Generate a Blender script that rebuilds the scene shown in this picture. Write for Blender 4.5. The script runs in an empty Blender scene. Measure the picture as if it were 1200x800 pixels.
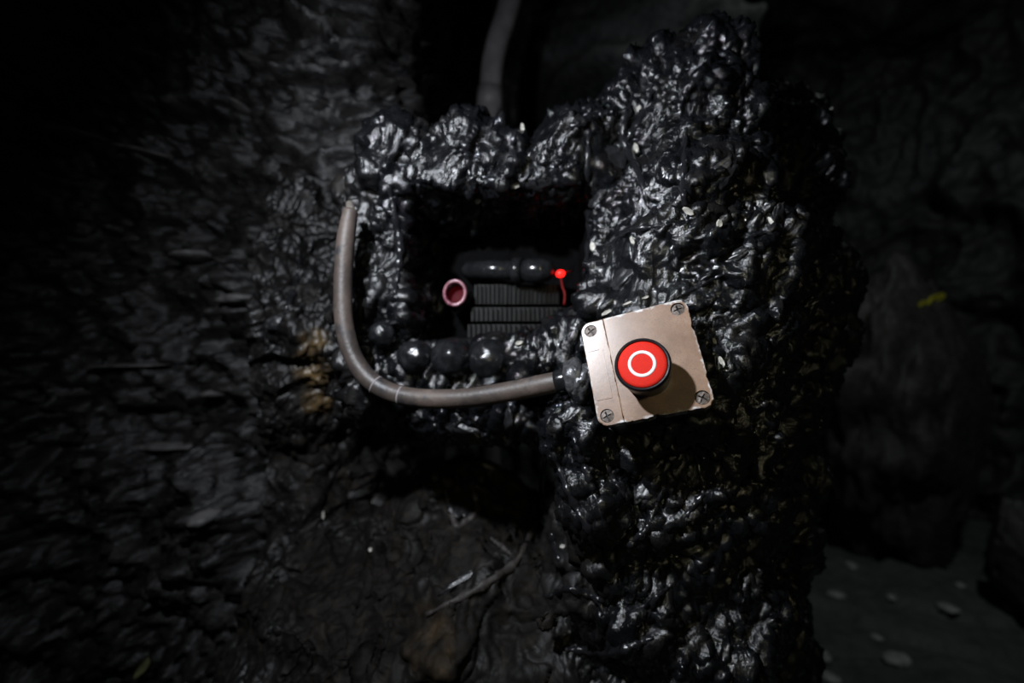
import bpy, bmesh, math, random
import numpy as np
from mathutils import Vector, Matrix
from mathutils.bvhtree import BVHTree

random.seed(7)
RNG = np.random.default_rng(11)
C = bpy.context.scene.collection
S = bpy.context.scene

# ------------------------------------------------------------------ camera
F = 533.0                                   # focal length in pixels of the 1200 px frame
def at(px, py, Y):                          # a point at depth Y metres that the lens sees at px, py
    return Vector(((px - 600) / F * Y, Y, (400 - py) / F * Y))

cam_d = bpy.data.cameras.new('camera')
cam = bpy.data.objects.new('camera', cam_d); C.objects.link(cam)
cam_d.sensor_width = 36.0
cam_d.lens = F / 1200 * 36.0
cam.rotation_euler = (math.pi / 2, 0, 0)
cam_d.clip_start = 0.01
cam_d.dof.use_dof = True
cam_d.dof.focus_distance = 0.292
cam_d.dof.aperture_fstop = 3.2
S.camera = cam

# ------------------------------------------------------------------ world, lamps, exposure
w = bpy.data.worlds.new('cave_dark'); S.world = w; w.use_nodes = True
bg = w.node_tree.nodes['Background']
bg.inputs[0].default_value = (0.55, 0.62, 0.66, 1); bg.inputs[1].default_value = 0.012

def aim(o, target):
    d = Vector(target) - o.location
    o.rotation_euler = d.to_track_quat('-Z', 'Y').to_euler()

def lamp(name, kind, loc, target, energy, color, radius, angle=None, blend=1.0):
    l = bpy.data.lights.new(name, kind); o = bpy.data.objects.new(name, l); C.objects.link(o)
    o.location = loc; l.energy = energy; l.color = color
    l.shadow_soft_size = radius
    if kind == 'SPOT':
        l.spot_size = math.radians(angle); l.spot_blend = blend
    aim(o, target)
    return o
lamp('key_torch', 'SPOT', (-0.175, 0.105, 0.224), (0.05, 0.39, 0.05), 11.5, (0.87, 0.92, 1.0), 0.010, 169, 1.0)
lamp('warm_fill_lamp', 'SPOT', (0.06, -0.35, 0.20), (0.09, 0.3, -0.01), 1.9, (1.0, 0.90, 0.55), 0.03, 46, 1.0)
lamp('passage_fill', 'SPOT', (0.80, 0.45, 1.10), (1.10, 1.9, -0.15), 14.0, (0.93, 1.0, 0.985), 0.05, 125, 1.0)  # unseen lamp, added to brighten the floor and rock of the passage

S.view_settings.view_transform = 'Standard'
S.view_settings.look = 'None'
S.view_settings.gamma = 1.0
S.view_settings.exposure = 0.0
S.view_settings.use_curve_mapping = False
S.cycles.use_denoising = True

# ------------------------------------------------------------------ helpers
def tag(o, label=None, cat=None, group=None, kind=None):
    if label: o['label'] = label
    if cat: o['category'] = cat
    if group: o['group'] = group
    if kind: o['kind'] = kind
    return o

def empty(name, loc=(0, 0, 0), mat=None):
    o = bpy.data.objects.new(name, None); C.objects.link(o)
    o.empty_display_size = 0.02
    if mat is not None: o.matrix_world = mat
    else: o.location = loc
    return o

def link(name, me, m=None, parent=None, loc=None, rot=None, scale=None):
    o = bpy.data.objects.new(name, me); C.objects.link(o)
    if m is not None and len(me.materials) == 0: me.materials.append(m)
    if parent is not None: o.parent = parent
    if loc is not None: o.location = loc
    if rot is not None: o.rotation_euler = rot
    if scale is not None: o.scale = scale
    return o

def smooth(me, flag=True):
    me.polygons.foreach_set('use_smooth', np.full(len(me.polygons), flag))
    me.update()

def from_bm(name, bm, m, parent=None, sm=True, angle=None, **k):
    bmesh.ops.recalc_face_normals(bm, faces=bm.faces[:])
    me = bpy.data.meshes.new(name); bm.to_mesh(me); bm.free()
    if sm:
        smooth(me)
        if angle is not None: me.set_sharp_from_angle(angle=math.radians(angle))
    return link(name, me, m, parent, **k)

def from_np(name, V, Q, m=None, parent=None):
    me = bpy.data.meshes.new(name)
    n = Q.shape[1]
    me.vertices.add(len(V)); me.vertices.foreach_set('co', V.astype(np.float32).ravel())
    me.loops.add(Q.size); me.loops.foreach_set('vertex_index', Q.astype(np.int32).ravel())
    me.polygons.add(len(Q)); me.polygons.foreach_set('loop_start', np.arange(0, Q.size, n, dtype=np.int32))
    me.update(calc_edges=True); me.validate()
    smooth(me)
    if m is not None: me.materials.append(m)
    return me

# --- gradient noise on point arrays
_perm = RNG.permutation(512).astype(np.int32) % 256
_perm = np.concatenate([RNG.permutation(256), ] * 3).astype(np.int32)
_grad = RNG.normal(size=(256, 3)).astype(np.float32); _grad /= np.linalg.norm(_grad, axis=1)[:, None]
def pn(P, seed=0):
    P = P.astype(np.float32) + np.float32(seed * 17.37)
    i = np.floor(P).astype(np.int32); f = P - i; i &= 255
    u = f * f * f * (f * (f * 6 - 15) + 10)
    r = np.zeros(len(P), np.float32)
    for dx in (0, 1):
        wx = u[:, 0] if dx else 1 - u[:, 0]
        hx = _perm[i[:, 0] + dx]
        for dy in (0, 1):
            wy = wx * (u[:, 1] if dy else 1 - u[:, 1])
            hy = _perm[hx + i[:, 1] + dy]
            for dz in (0, 1):
                g = _grad[_perm[hy + i[:, 2] + dz]]
                d = g[:, 0] * (f[:, 0] - dx) + g[:, 1] * (f[:, 1] - dy) + g[:, 2] * (f[:, 2] - dz)
                r += wy * (u[:, 2] if dz else 1 - u[:, 2]) * d
    return r * 1.5
def fbm(P, n=3, seed=0, gain=0.5):
    r = 0; a = 1.0
    for k in range(n):
        r = r + a * pn(P * (2.03 ** k), seed + k); a *= gain
    return r
def ridge(P, n=3, seed=0, gain=0.5):
    r = 0; a = 1.0
    for k in range(n):
        v = 1 - np.abs(pn(P * (2.07 ** k), seed + k)) * 1.9
        r = r + a * v * np.abs(v); a *= gain
    return r
def billow(P, n=2, seed=0, gain=0.5):
    r = 0; a = 1.0
    for k in range(n):
        r = r + a * np.minimum(np.abs(pn(P * (2.11 ** k), seed + k)) * 2.2, 1.0) ** 0.7; a *= gain
    return r
def sstep(a, b, x):
    t = np.clip((x - a) / (b - a), 0, 1); return t * t * (3 - 2 * t)

def mesh_normals(me):
    N = np.empty(len(me.vertices) * 3, np.float32); me.vertex_normals.foreach_get('vector', N); return N.reshape(-1, 3)
def mesh_co(me):
    V = np.empty(len(me.vertices) * 3, np.float32); me.vertices.foreach_get('co', V); return V.reshape(-1, 3)
def set_co(me, V):
    me.vertices.foreach_set('co', V.astype(np.float32).ravel()); me.update()
def set_attr(me, name, val):
    a = me.attributes.new(name, 'FLOAT', 'POINT'); a.data.foreach_set('value', val.astype(np.float32))

def subdivide(me, levels=1):
    o = bpy.data.objects.new('work', me); C.objects.link(o)
    md = o.modifiers.new('s', 'SUBSURF'); md.levels = levels; md.render_levels = levels
    dg = bpy.context.evaluated_depsgraph_get()
    r = bpy.data.meshes.new_from_object(o.evaluated_get(dg))
    bpy.data.objects.remove(o)
    return r

# --- tube along a path
def tube_mesh(pts, radii, seg=20, caps=True, wob=None):
    pts = [Vector(p) for p in pts]; n = len(pts)
    if not hasattr(radii, '__len__'): radii = [radii] * n
    T = [(pts[min(i + 1, n - 1)] - pts[max(i - 1, 0)]).normalized() for i in range(n)]
    up = Vector((0, 0, 1)) if abs(T[0].z) < 0.9 else Vector((1, 0, 0))
    a = T[0].cross(up).normalized()
    bm = bmesh.new(); rings = []
    for i in range(n):
        a = (a - T[i] * a.dot(T[i])).normalized(); b = T[i].cross(a)
        ring = []
        for k in range(seg):
            th = 2 * math.pi * k / seg
            r = radii[i] * (wob(i, th) if wob else 1)
            ring.append(bm.verts.new(pts[i] + (a * math.cos(th) + b * math.sin(th)) * r))
        rings.append(ring)
    for i in range(n - 1):
        for k in range(seg):
            bm.faces.new((rings[i][k], rings[i][(k + 1) % seg], rings[i + 1][(k + 1) % seg], rings[i + 1][k]))
    if caps:
        bm.faces.new(rings[0][::-1]); bm.faces.new(rings[-1])
    return bm
def spline(pts, n=60):
    pts = [Vector(p) for p in pts]; m = len(pts); out = []
    for i in range(n + 1):
        t = i / n * (m - 1); k = min(int(t), m - 2); t -= k
        p0, p1, p2, p3 = pts[max(k - 1, 0)], pts[k], pts[k + 1], pts[min(k + 2, m - 1)]
        out.append(0.5 * ((2 * p1) + (p2 - p0) * t + (2 * p0 - 5 * p1 + 4 * p2 - p3) * t * t + (3 * p1 - p0 - 3 * p2 + p3) * t ** 3))
    return out
def lathe(profile, seg=48, close=True):        # profile of (r, z)
    bm = bmesh.new(); rings = []
    for r, z in profile:
        if r < 1e-7: rings.append([bm.verts.new((0, 0, z))])
        else: rings.append([bm.verts.new((r * math.cos(2 * math.pi * k / seg), r * math.sin(2 * math.pi * k / seg), z)) for k in range(seg)])
    for A, B in zip(rings[:-1], rings[1:]):
        for k in range(seg):
            q = (k + 1) % seg
            if len(A) == 1: bm.faces.new((A[0], B[k], B[q]))
            elif len(B) == 1: bm.faces.new((A[k], A[q], B[0]))
            else: bm.faces.new((A[k], A[q], B[q], B[k]))
    return bm
def lump_mesh(name, r, seed, sub=3, amp=0.12, freq=1.6, squash=(1, 1, 1), facet=0.0, m=None):
    bm = bmesh.new(); bmesh.ops.create_icosphere(bm, subdivisions=sub, radius=1)
    V = np.array([v.co[:] for v in bm.verts], np.float32)
    d = 1 + amp * fbm(V * freq, 3, seed)
    if facet:
        rg = np.random.default_rng(seed)
        for _ in range(9):
            nrm = rg.normal(size=3); nrm /= np.linalg.norm(nrm)
            s = V @ nrm * d; lim = 0.72 + 0.2 * rg.random()
            k = s > lim; d[k] *= (lim / s[k]) ** facet
    V = V * d[:, None] * np.array(squash) * r
    for v, c in zip(bm.verts, V): v.co = c
    me = bpy.data.meshes.new(name); bm.to_mesh(me); bm.free(); smooth(me)
    if m is not None: me.materials.append(m)
    return me

# ------------------------------------------------------------------ materials
def mat(name):
    m = bpy.data.materials.new(name); m.use_nodes = True
    nt = m.node_tree; b = nt.nodes['Principled BSDF']
    return m, nt, b
def nd(nt, t, **k):
    n = nt.nodes.new(t)
    for a, v in k.items(): setattr(n, a, v)
    return n
def noise_tex(nt, scale, detail=4, rough=0.55, co='Object', stretch=None, dist=0.0):
    tc = nd(nt, 'ShaderNodeTexCoord'); out = tc.outputs[co]
    if stretch:
        mp = nd(nt, 'ShaderNodeMapping'); mp.inputs['Scale'].default_value = stretch[0]; mp.inputs['Rotation'].default_value = stretch[1]
        nt.links.new(out, mp.inputs[0]); out = mp.outputs[0]
    n = nd(nt, 'ShaderNodeTexNoise'); n.inputs['Scale'].default_value = scale
    n.inputs['Detail'].default_value = detail; n.inputs['Roughness'].default_value = rough; n.inputs['Distortion'].default_value = dist
    nt.links.new(out, n.inputs['Vector'])
    return n.outputs['Fac']
def ramp(nt, fac, stops):
    r = nd(nt, 'ShaderNodeValToRGB'); e = r.color_ramp.elements
    while len(e) < len(stops): e.new(0.5)
    for i, (p, c) in enumerate(stops):
        e[i].position = p; e[i].color = c if len(c) == 4 else (*c, 1)
    nt.links.new(fac, r.inputs[0]); return r.outputs[0]
def mix(nt, fac, a, b, blend='MIX'):
    n = nd(nt, 'ShaderNodeMix', data_type='RGBA', blend_type=blend)
    for s, v in ((n.inputs[0], fac), (n.inputs[6], a), (n.inputs[7], b)):
        if hasattr(v, 'is_output'): nt.links.new(v, s)
        elif isinstance(v, (int, float)): s.default_value = v
        else: s.default_value = (*v, 1)
    return n.outputs[2]
def math_n(nt, op, a, b=0.0):
    n = nd(nt, 'ShaderNodeMath', operation=op)
    for s, v in zip(n.inputs, (a, b)):
        if hasattr(v, 'is_output'): nt.links.new(v, s)
        else: s.default_value = v
    return n.outputs[0]
def bump(nt, b, layers):
    prev = None
    for h, strength, dist in layers:
        n = nd(nt, 'ShaderNodeBump'); n.inputs['Strength'].default_value = strength if isinstance(strength, float) else 1.0; n.inputs['Distance'].default_value = dist
        nt.links.new(h, n.inputs['Height'])
        if not isinstance(strength, float): nt.links.new(strength, n.inputs['Strength'])
        if prev is not None: nt.links.new(prev, n.inputs['Normal'])
        prev = n.outputs[0]
    nt.links.new(prev, b.inputs['Normal'])
def attr(nt, name):
    n = nd(nt, 'ShaderNodeAttribute', attribute_name=name); return n.outputs['Fac']
def grey(v): return (v, v, v)
def plain(name, color, rough=0.5, metal=0.0, coat=0.0, vary=0.0, scale=60, emis=None, spec=0.5, bumpy=0.0):
    m, nt, b = mat(name)
    b.inputs['Base Color'].default_value = (*color, 1)
    b.inputs['Roughness'].default_value = rough; b.inputs['Metallic'].default_value = metal
    b.inputs['Coat Weight'].default_value = coat; b.inputs['Specular IOR Level'].default_value = spec
    f = noise_tex(nt, scale, 5)
    if vary:
        lo = tuple(c * (1 - vary) for c in color); hi = tuple(min(1, c * (1 + vary)) for c in color)
        nt.links.new(ramp(nt, f, [(0.3, lo), (0.7, hi)]), b.inputs['Base Color'])
    if bumpy: bump(nt, b, [(f, bumpy, 0.001)])
    if emis:
        b.inputs['Emission Color'].default_value = (*emis[0], 1); b.inputs['Emission Strength'].default_value = emis[1]
    return m

def tar_material():
    m, nt, b = mat('black_tar')
    big = noise_tex(nt, 14, 4, 0.6)
    mid = noise_tex(nt, 70, 5, 0.6)
    fine = noise_tex(nt, 420, 4, 0.65, dist=0.6)
    drag = noise_tex(nt, 90, 4, 0.55, stretch=((1, 1, 0.28), (0.5, -0.5, 0.4)), dist=1.2)
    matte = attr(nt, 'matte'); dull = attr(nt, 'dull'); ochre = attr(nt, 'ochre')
    tarc = ramp(nt, mid, [(0.35, (0.0025, 0.0027, 0.0032)), (0.75, (0.0085, 0.009, 0.0105))])
    rockc = ramp(nt, mid, [(0.3, (0.003, 0.0027, 0.0025)), (0.55, (0.009, 0.0075, 0.0062)), (0.78, (0.028, 0.022, 0.017))])
    c = mix(nt, dull, tarc, rockc)
    och = ramp(nt, mid, [(0.3, (0.03, 0.02, 0.01)), (0.7, (0.20, 0.13, 0.055))])
    c = mix(nt, ochre, c, och)
    c = mix(nt, matte, c, (0.003, 0.003, 0.0032))  # niche recess painted near-black and matte, its shade put into the colour
    nt.links.new(c, b.inputs['Base Color'])
    rt = ramp(nt, big, [(0.35, grey(0.07)), (0.68, grey(0.32))])
    r2 = mix(nt, dull, rt, grey(0.72))
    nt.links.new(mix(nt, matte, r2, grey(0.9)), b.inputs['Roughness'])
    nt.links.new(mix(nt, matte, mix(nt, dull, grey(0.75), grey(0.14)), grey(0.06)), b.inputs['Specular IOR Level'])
    soft = math_n(nt, 'SUBTRACT', 1.0, math_n(nt, 'MULTIPLY', dull, 0.8))
    bump(nt, b, [(drag, math_n(nt, 'MULTIPLY', soft, 0.55), 0.004), (mid, 0.22, 0.002), (fine, math_n(nt, 'MULTIPLY', soft, 0.5), 0.0012)])
    return m
def rock_material(name, lo, hi, rough=(0.45, 0.8), scale=16, stretch=None, bd=0.012):
    m, nt, b = mat(name)
    a = noise_tex(nt, scale, 6, 0.62, stretch=stretch)
    c = noise_tex(nt, scale * 5, 5, 0.6, stretch=stretch)
    f = noise_tex(nt, scale * 18, 3, 0.6)
    nt.links.new(mix(nt, 0.5, ramp(nt, a, [(0.35, lo), (0.7, hi)]), ramp(nt, c, [(0.35, lo), (0.75, hi)])), b.inputs['Base Color'])
    nt.links.new(ramp(nt, c, [(0.3, grey(rough[0])), (0.7, grey(rough[1]))]), b.inputs['Roughness'])
    b.inputs['Specular IOR Level'].default_value = 0.45
    bump(nt, b, [(a, 0.6, bd), (c, 0.6, bd * 0.35), (f, 0.4, bd * 0.1)])
    return m

M = {}
M['tar'] = tar_material()
M['strand'] = plain('tar_strand', (0.010, 0.010, 0.0115), 0.2, bumpy=0.5, scale=300)
M['lump'] = plain('tar_lump', (0.008, 0.0085, 0.0095), 0.27, vary=0.5, bumpy=0.6, scale=150)
M['vein'] = plain('dull_vein', (0.034, 0.029, 0.026), 0.6, vary=0.5, bumpy=0.6, scale=200)
M['flake'] = plain('dry_tar_flake', (0.013, 0.013, 0.014), 0.33, vary=0.5, bumpy=0.5, scale=160)
M['chip_glint'] = plain('pale_chip_glint', (0.42, 0.40, 0.35), 0.5, vary=0.35, scale=300, bumpy=0.6)
M['wall'] = rock_material('coal_wall', (0.0025, 0.0025, 0.003), (0.034, 0.032, 0.030), rough=(0.32, 0.65), scale=9, stretch=((1, 1, 3.2), (0, 0.12, 0)))
M['back'] = rock_material('passage_rock', (0.010, 0.011, 0.0115), (0.055, 0.055, 0.054), scale=6, bd=0.03)
M['boulder'] = rock_material('boulder_rock', (0.012, 0.012, 0.0125), (0.06, 0.056, 0.052), scale=9, bd=0.02)
M['floor'] = rock_material('trodden_floor', (0.05, 0.054, 0.055), (0.11, 0.118, 0.118), rough=(0.5, 0.85), scale=7, bd=0.010)
M['ledge'] = plain('pale_ledge', (0.12, 0.115, 0.112), 0.55, vary=0.6, bumpy=0.6, scale=50)
M['pebble'] = plain('pebble', (0.30, 0.31, 0.30), 0.6, vary=0.4, bumpy=0.3, scale=80)
M['leaf'] = plain('dead_leaf', (0.22, 0.22, 0.10), 0.6, vary=0.4, scale=60)
M['yellow'] = plain('yellow_paint', (0.30, 0.28, 0.012), 0.6, vary=0.3, scale=40)
M['black'] = plain('black_plastic', (0.009, 0.0095, 0.012), 0.38, bumpy=0.15, scale=800)
M['red'] = plain('red_plastic', (0.56, 0.018, 0.009), 0.7, spec=0.15, vary=0.10, scale=900)
M['white'] = plain('white_print', (0.82, 0.80, 0.80), 0.45)
M['screw'] = plain('grimy_screw', (0.10, 0.080, 0.068), 0.5, metal=0.4, vary=0.5, scale=500, bumpy=0.4)
M['slot'] = plain('dark_slot', (0.012, 0.010, 0.009), 0.6)
M['nut'] = plain('tarred_nut', (0.10, 0.10, 0.105), 0.28, metal=0.5, vary=0.7, scale=260, bumpy=0.9)
M['bare'] = plain('bare_metal', (0.62, 0.55, 0.48), 0.3, metal=0.8, vary=0.2, scale=300)
M['pipe'] = plain('grey_pipe', (0.20, 0.18, 0.185), 0.5, vary=0.25, scale=25)
M['gloss'] = plain('gloss_black', (0.012, 0.0125, 0.0135), 0.16, vary=0.4, bumpy=0.12, scale=150)
M['fin'] = plain('dusty_fin', (0.004, 0.0041, 0.0045), 0.55, spec=0.12, vary=0.6, scale=90, bumpy=0.2)
M['hole'] = plain('niche_lining', (0.005, 0.005, 0.0055), 0.6, vary=0.4, scale=60)
M['led'] = plain('red_lamp', (0.6, 0.01, 0.01), 0.3, emis=((1.0, 0.012, 0.008), 3.0))
M['wire'] = plain('red_wire', (0.16, 0.003, 0.003), 0.4)
M['glow'] = plain('dim_red_lens', (0.05, 0.001, 0.004), 0.6, spec=0.1, emis=((1.0, 0.01, 0.05), 0.02))

def rim_material():
    m, nt, b = mat('pink_rim')
    f = noise_tex(nt, 160, 4)
    nt.links.new(ramp(nt, f, [(0.3, (0.13, 0.012, 0.028)), (0.7, (0.46, 0.20, 0.25))]), b.inputs['Base Color'])
    b.inputs['Roughness'].default_value = 0.2
    b.inputs['Subsurface Weight'].default_value = 0.3; b.inputs['Subsurface Radius'].default_value = (0.004, 0.001, 0.001)
    return m
M['rim'] = rim_material()

def conduit_material():
    m, nt, b = mat('worn_conduit')
    a = noise_tex(nt, 22, 5, 0.6); f = noise_tex(nt, 300, 4, 0.6); s = noise_tex(nt, 60, 4, 0.6)
    c = ramp(nt, a, [(0.35, (0.036, 0.029, 0.026)), (0.58, (0.075, 0.056, 0.046)), (0.74, (0.13, 0.10, 0.083))])
    c = mix(nt, ramp(nt, s, [(0.54, grey(0)), (0.68, grey(0.85))]), c, (0.014, 0.016, 0.02))
    nt.links.new(c, b.inputs['Base Color'])
    nt.links.new(ramp(nt, a, [(0.3, grey(0.42)), (0.7, grey(0.62))]), b.inputs['Roughness'])
    bump(nt, b, [(f, 0.35, 0.0008), (s, 0.25, 0.0015)])
    return m
M['conduit'] = conduit_material()

def lid_material():                            # beige grimy enamel, rubbed pale along its edges
    m, nt, b = mat('grimy_beige_enamel')
    big = noise_tex(nt, 35, 4, 0.6); mid = noise_tex(nt, 160, 5, 0.65); fine = noise_tex(nt, 900, 3, 0.7)
    c = ramp(nt, big, [(0.3, (0.160, 0.096, 0.060)), (0.55, (0.245, 0.148, 0.093)), (0.75, (0.31, 0.205, 0.140))])
    c = mix(nt, ramp(nt, fine, [(0.34, grey(0.8)), (0.50, grey(0.0))]), c, (0.14, 0.10, 0.078))
    c = mix(nt, ramp(nt, mid, [(0.62, grey(0.0)), (0.74, grey(0.55))]), c, (0.16, 0.115, 0.088))
    tc = nd(nt, 'ShaderNodeTexCoord'); sx = nd(nt, 'ShaderNodeSeparateXYZ'); nt.links.new(tc.outputs['Object'], sx.inputs[0])
    ax = math_n(nt, 'ABSOLUTE', sx.outputs[0]); ay = math_n(nt, 'ABSOLUTE', sx.outputs[1])
    e = math_n(nt, 'MAXIMUM', ax, ay)
    e = math_n(nt, 'ADD', e, math_n(nt, 'MULTIPLY', math_n(nt, 'SUBTRACT', mid, 0.5), 0.010))
    worn = nd(nt, 'ShaderNodeMapRange'); worn.inputs[1].default_value = 0.0346; worn.inputs[2].default_value = 0.0362
    nt.links.new(e, worn.inputs[0])
    edge = ramp(nt, mid, [(0.40, (0.03, 0.028, 0.028)), (0.52, (0.45, 0.43, 0.42)), (0.7, (0.62, 0.60, 0.59))])
    c = mix(nt, worn.outputs[0], c, edge)
    nt.links.new(c, b.inputs['Base Color'])
    b.inputs['Metallic'].default_value = 0.0; b.inputs['Coat Weight'].default_value = 0.35; b.inputs['Coat Roughness'].default_value = 0.22
    nt.links.new(ramp(nt, big, [(0.3, grey(0.30)), (0.7, grey(0.40))]), b.inputs['Roughness'])
    b.inputs['Specular IOR Level'].default_value = 0.5
    bump(nt, b, [(mid, 0.10, 0.0006), (fine, 0.12, 0.0003)])
    return m
M['lid'] = lid_material()

# ------------------------------------------------------------------ the setting: walls, floor, ceiling
FLOOR = -0.75
def wall_strip(name, plan, z0, z1, step, m, disp, stepz=None):
    P = spline([Vector((x, y, 0)) for x, y in plan], 400)
    L = [0.0]
    for a, b in zip(P[:-1], P[1:]): L.append(L[-1] + (b - a).length)
    L = np.array(L); xs = np.array([p.x for p in P]); ys = np.array([p.y for p in P])
    nu = int(L[-1] / step); u = np.linspace(0, L[-1], nu + 1)
    X = np.interp(u, L, xs); Y = np.interp(u, L, ys)
    nz = int((z1 - z0) / (stepz or step)); Z = np.linspace(z0, z1, nz + 1)
    gx, gz = np.meshgrid(X, Z, indexing='ij'); gy = np.repeat(Y[:, None], nz + 1, 1)
    V = np.stack([gx, gy, gz], -1).reshape(-1, 3)
    i = np.arange((nu) * (nz)).reshape(nu, nz); a = (np.arange(nu)[:, None] * (nz + 1) + np.arange(nz)[None])
    Q = np.stack([a, a + (nz + 1), a + nz + 2, a + 1], -1).reshape(-1, 4)
    tx = np.gradient(X); ty = np.gradient(Y); l = np.hypot(tx, ty)
    N = np.stack([np.repeat((ty / l)[:, None], nz + 1, 1), np.repeat((-tx / l)[:, None], nz + 1, 1), np.zeros_like(gx)], -1).reshape(-1, 3)
    V = V + N * disp(V)[:, None]
    me = from_np(name, V, Q, m)
    o = link(name, me)
    o['kind'] = 'structure'
    return o
def disp_left(V):
    q = V * np.array([7, 7, 15.0]); q2 = V * np.array([20, 20, 46.0])
    q = q + 0.4 * fbm(V * 9, 2, 40)[:, None]
    d = 0.055 * fbm(V * 4, 2, 3) + 0.030 * ridge(q, 3, 5) + 0.016 * ridge(q2, 3, 9) + 0.005 * ridge(V * np.array([55, 55, 110.0]), 2, 12)
    return d - 0.03
def disp_back(V):
    d = 0.14 * fbm(V * 2.2, 3, 21) + 0.07 * ridge(V * 4.5, 3, 25) + 0.012 * fbm(V * 26, 2, 28)
    c = np.array(at(765, 20, 1.45)); d += 0.60 * np.exp(-((V[:, 0] - c[0]) ** 2 + (V[:, 2] - c[2]) ** 2) / (2 * 0.27 ** 2)) * (V[:, 1] > 1.0)
    return d - 0.05
wl = wall_strip('wall_left', [(-1.6, 0.10), (-1.05, 0.48), (-0.66, 0.62), (-0.42, 0.64), (-0.27, 0.60), (-0.185, 0.66), (-0.17, 0.90), (-0.22, 1.35), (-0.30, 1.75)],
                FLOOR - 0.05, 1.05, 0.006, M['wall'], disp_left)
wb = wall_strip('wall_back', [(-0.60, 1.70), (-0.1, 1.95), (0.3, 1.90), (0.7, 2.05), (1.05, 2.45), (1.6, 2.6)],
                FLOOR - 0.05, 1.75, 0.016, M['back'], disp_back)
wr = wall_strip('wall_right', [(1.25, 2.65), (1.7, 2.35), (2.0, 1.85), (2.2, 1.3), (2.3, 0.4)],
                FLOOR - 0.05, 1.75, 0.016, M['back'], disp_back)
def sheet(name, x0, x1, y0, y1, z, step, m, disp, flip=False):
    nx = int((x1 - x0) / step); ny = int((y1 - y0) / step)
    gx, gy = np.meshgrid(np.linspace(x0, x1, nx + 1), np.linspace(y0, y1, ny + 1), indexing='ij')
    V = np.stack([gx, gy, np.full_like(gx, z)], -1).reshape(-1, 3)
    a = (np.arange(nx)[:, None] * (ny + 1) + np.arange(ny)[None])
    Q = np.stack([a, a + (ny + 1), a + ny + 2, a + 1], -1).reshape(-1, 4)
    if flip: Q = Q[:, ::-1]
    V[:, 2] += disp(V)
    o = link(name, from_np(name, V, Q, m)); o['kind'] = 'structure'
    return o
def disp_floor(V):
    q = V + 0.05 * np.stack([fbm(V * 5, 2, 60), fbm(V * 5, 2, 63), 0 * V[:, 0]], -1)
    step = 0.022 * np.floor(1.5 * (fbm(q * np.array([1.8, 2.6, 1]), 2, 66) + 1))
    return step - 0.03 + 0.012 * fbm(V * 6, 3, 70) + 0.003 * fbm(V * 30, 2, 75)
fl = sheet('floor', -1.2, 2.5, 0.0, 2.9, FLOOR, 0.012, M['floor'], disp_floor)
cl = sheet('ceiling', -1.7, 2.5, -0.4, 2.9, 1.45, 0.03, M['back'], lambda V: 0.15 * fbm(V * 2, 3, 80) + 0.05 * ridge(V * 5, 2, 83), flip=True)

# ------------------------------------------------------------------ the tar pillar: a signed distance field turned into one mesh
H = 0.0034
LO = np.array([-0.30, 0.24, FLOOR - 0.02]); HI = np.array([0.40, 0.74, 0.36])
DIM = np.ceil((HI - LO) / H).astype(int)
ax_ = [LO[i] + H * np.arange(DIM[i]) for i in range(3)]
FIELD = np.full(DIM, 1.0, np.float32)
def region(lo, hi, pad):
    s = []
    for i in range(3):
        a = max(0, int((lo[i] - pad - LO[i]) / H)); b = min(DIM[i], int((hi[i] + pad - LO[i]) / H) + 1); s.append(slice(a, max(a, b)))
    g = np.meshgrid(*[ax_[i][s[i]] for i in range(3)], indexing='ij', sparse=True)
    return tuple(s), [x.astype(np.float32) for x in g]
def s_union(sl, d, k):
    A = FIELD[sl]
    h = np.maximum(k - np.abs(A - d), 0) / k
    FIELD[sl] = np.minimum(A, d) - h * h * k * 0.25
def s_cut(sl, d, k):
    A = FIELD[sl]; B = -d
    h = np.maximum(k - np.abs(A - B), 0) / k
    FIELD[sl] = np.maximum(A, B) + h * h * k * 0.25
def cone(p, q, r0, r1, k=0.03, cut=False):
    p, q = np.array(p), np.array(q); R = max(r0, r1)
    sl, (x, y, z) = region(np.minimum(p, q), np.maximum(p, q), R + 0.07)
    d = q - p; L2 = float(d @ d) + 1e-12
    t = np.clip(((x - p[0]) * d[0] + (y - p[1]) * d[1] + (z - p[2]) * d[2]) / L2, 0, 1)
    D = np.sqrt((x - p[0] - t * d[0]) ** 2 + (y - p[1] - t * d[1]) ** 2 + (z - p[2] - t * d[2]) ** 2) - (r0 + (r1 - r0) * t)
    (s_cut if cut else s_union)(sl, D.astype(np.float32), k)
def ball(p, r, k=0.02, cut=False): cone(p, Vector(p) + Vector((0, 0, 1e-4)), r, r, k, cut)
def rbox(c, half, r, k=0.02, cut=False, rot=0.0):
    c = np.array(c); half = np.array(half); rad = np.full(3, np.linalg.norm(half[:2])); rad[2] = half[2]
    sl, (x, y, z) = region(c - rad, c + rad, r + 0.06)
    cs, sn = math.cos(rot), math.sin(rot)
    u = (x - c[0]) * cs + (y - c[1]) * sn; v = -(x - c[0]) * sn + (y - c[1]) * cs
    a = np.abs(u) - half[0]; b = np.abs(v) - half[1]; e = np.abs(z - c[2]) - half[2]
    D = np.sqrt(np.maximum(a, 0) ** 2 + np.maximum(b, 0) ** 2 + np.maximum(e, 0) ** 2) + np.minimum(np.maximum(np.maximum(a, b), e), 0) - r
    (s_cut if cut else s_union)(sl, D.astype(np.float32), k)

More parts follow.
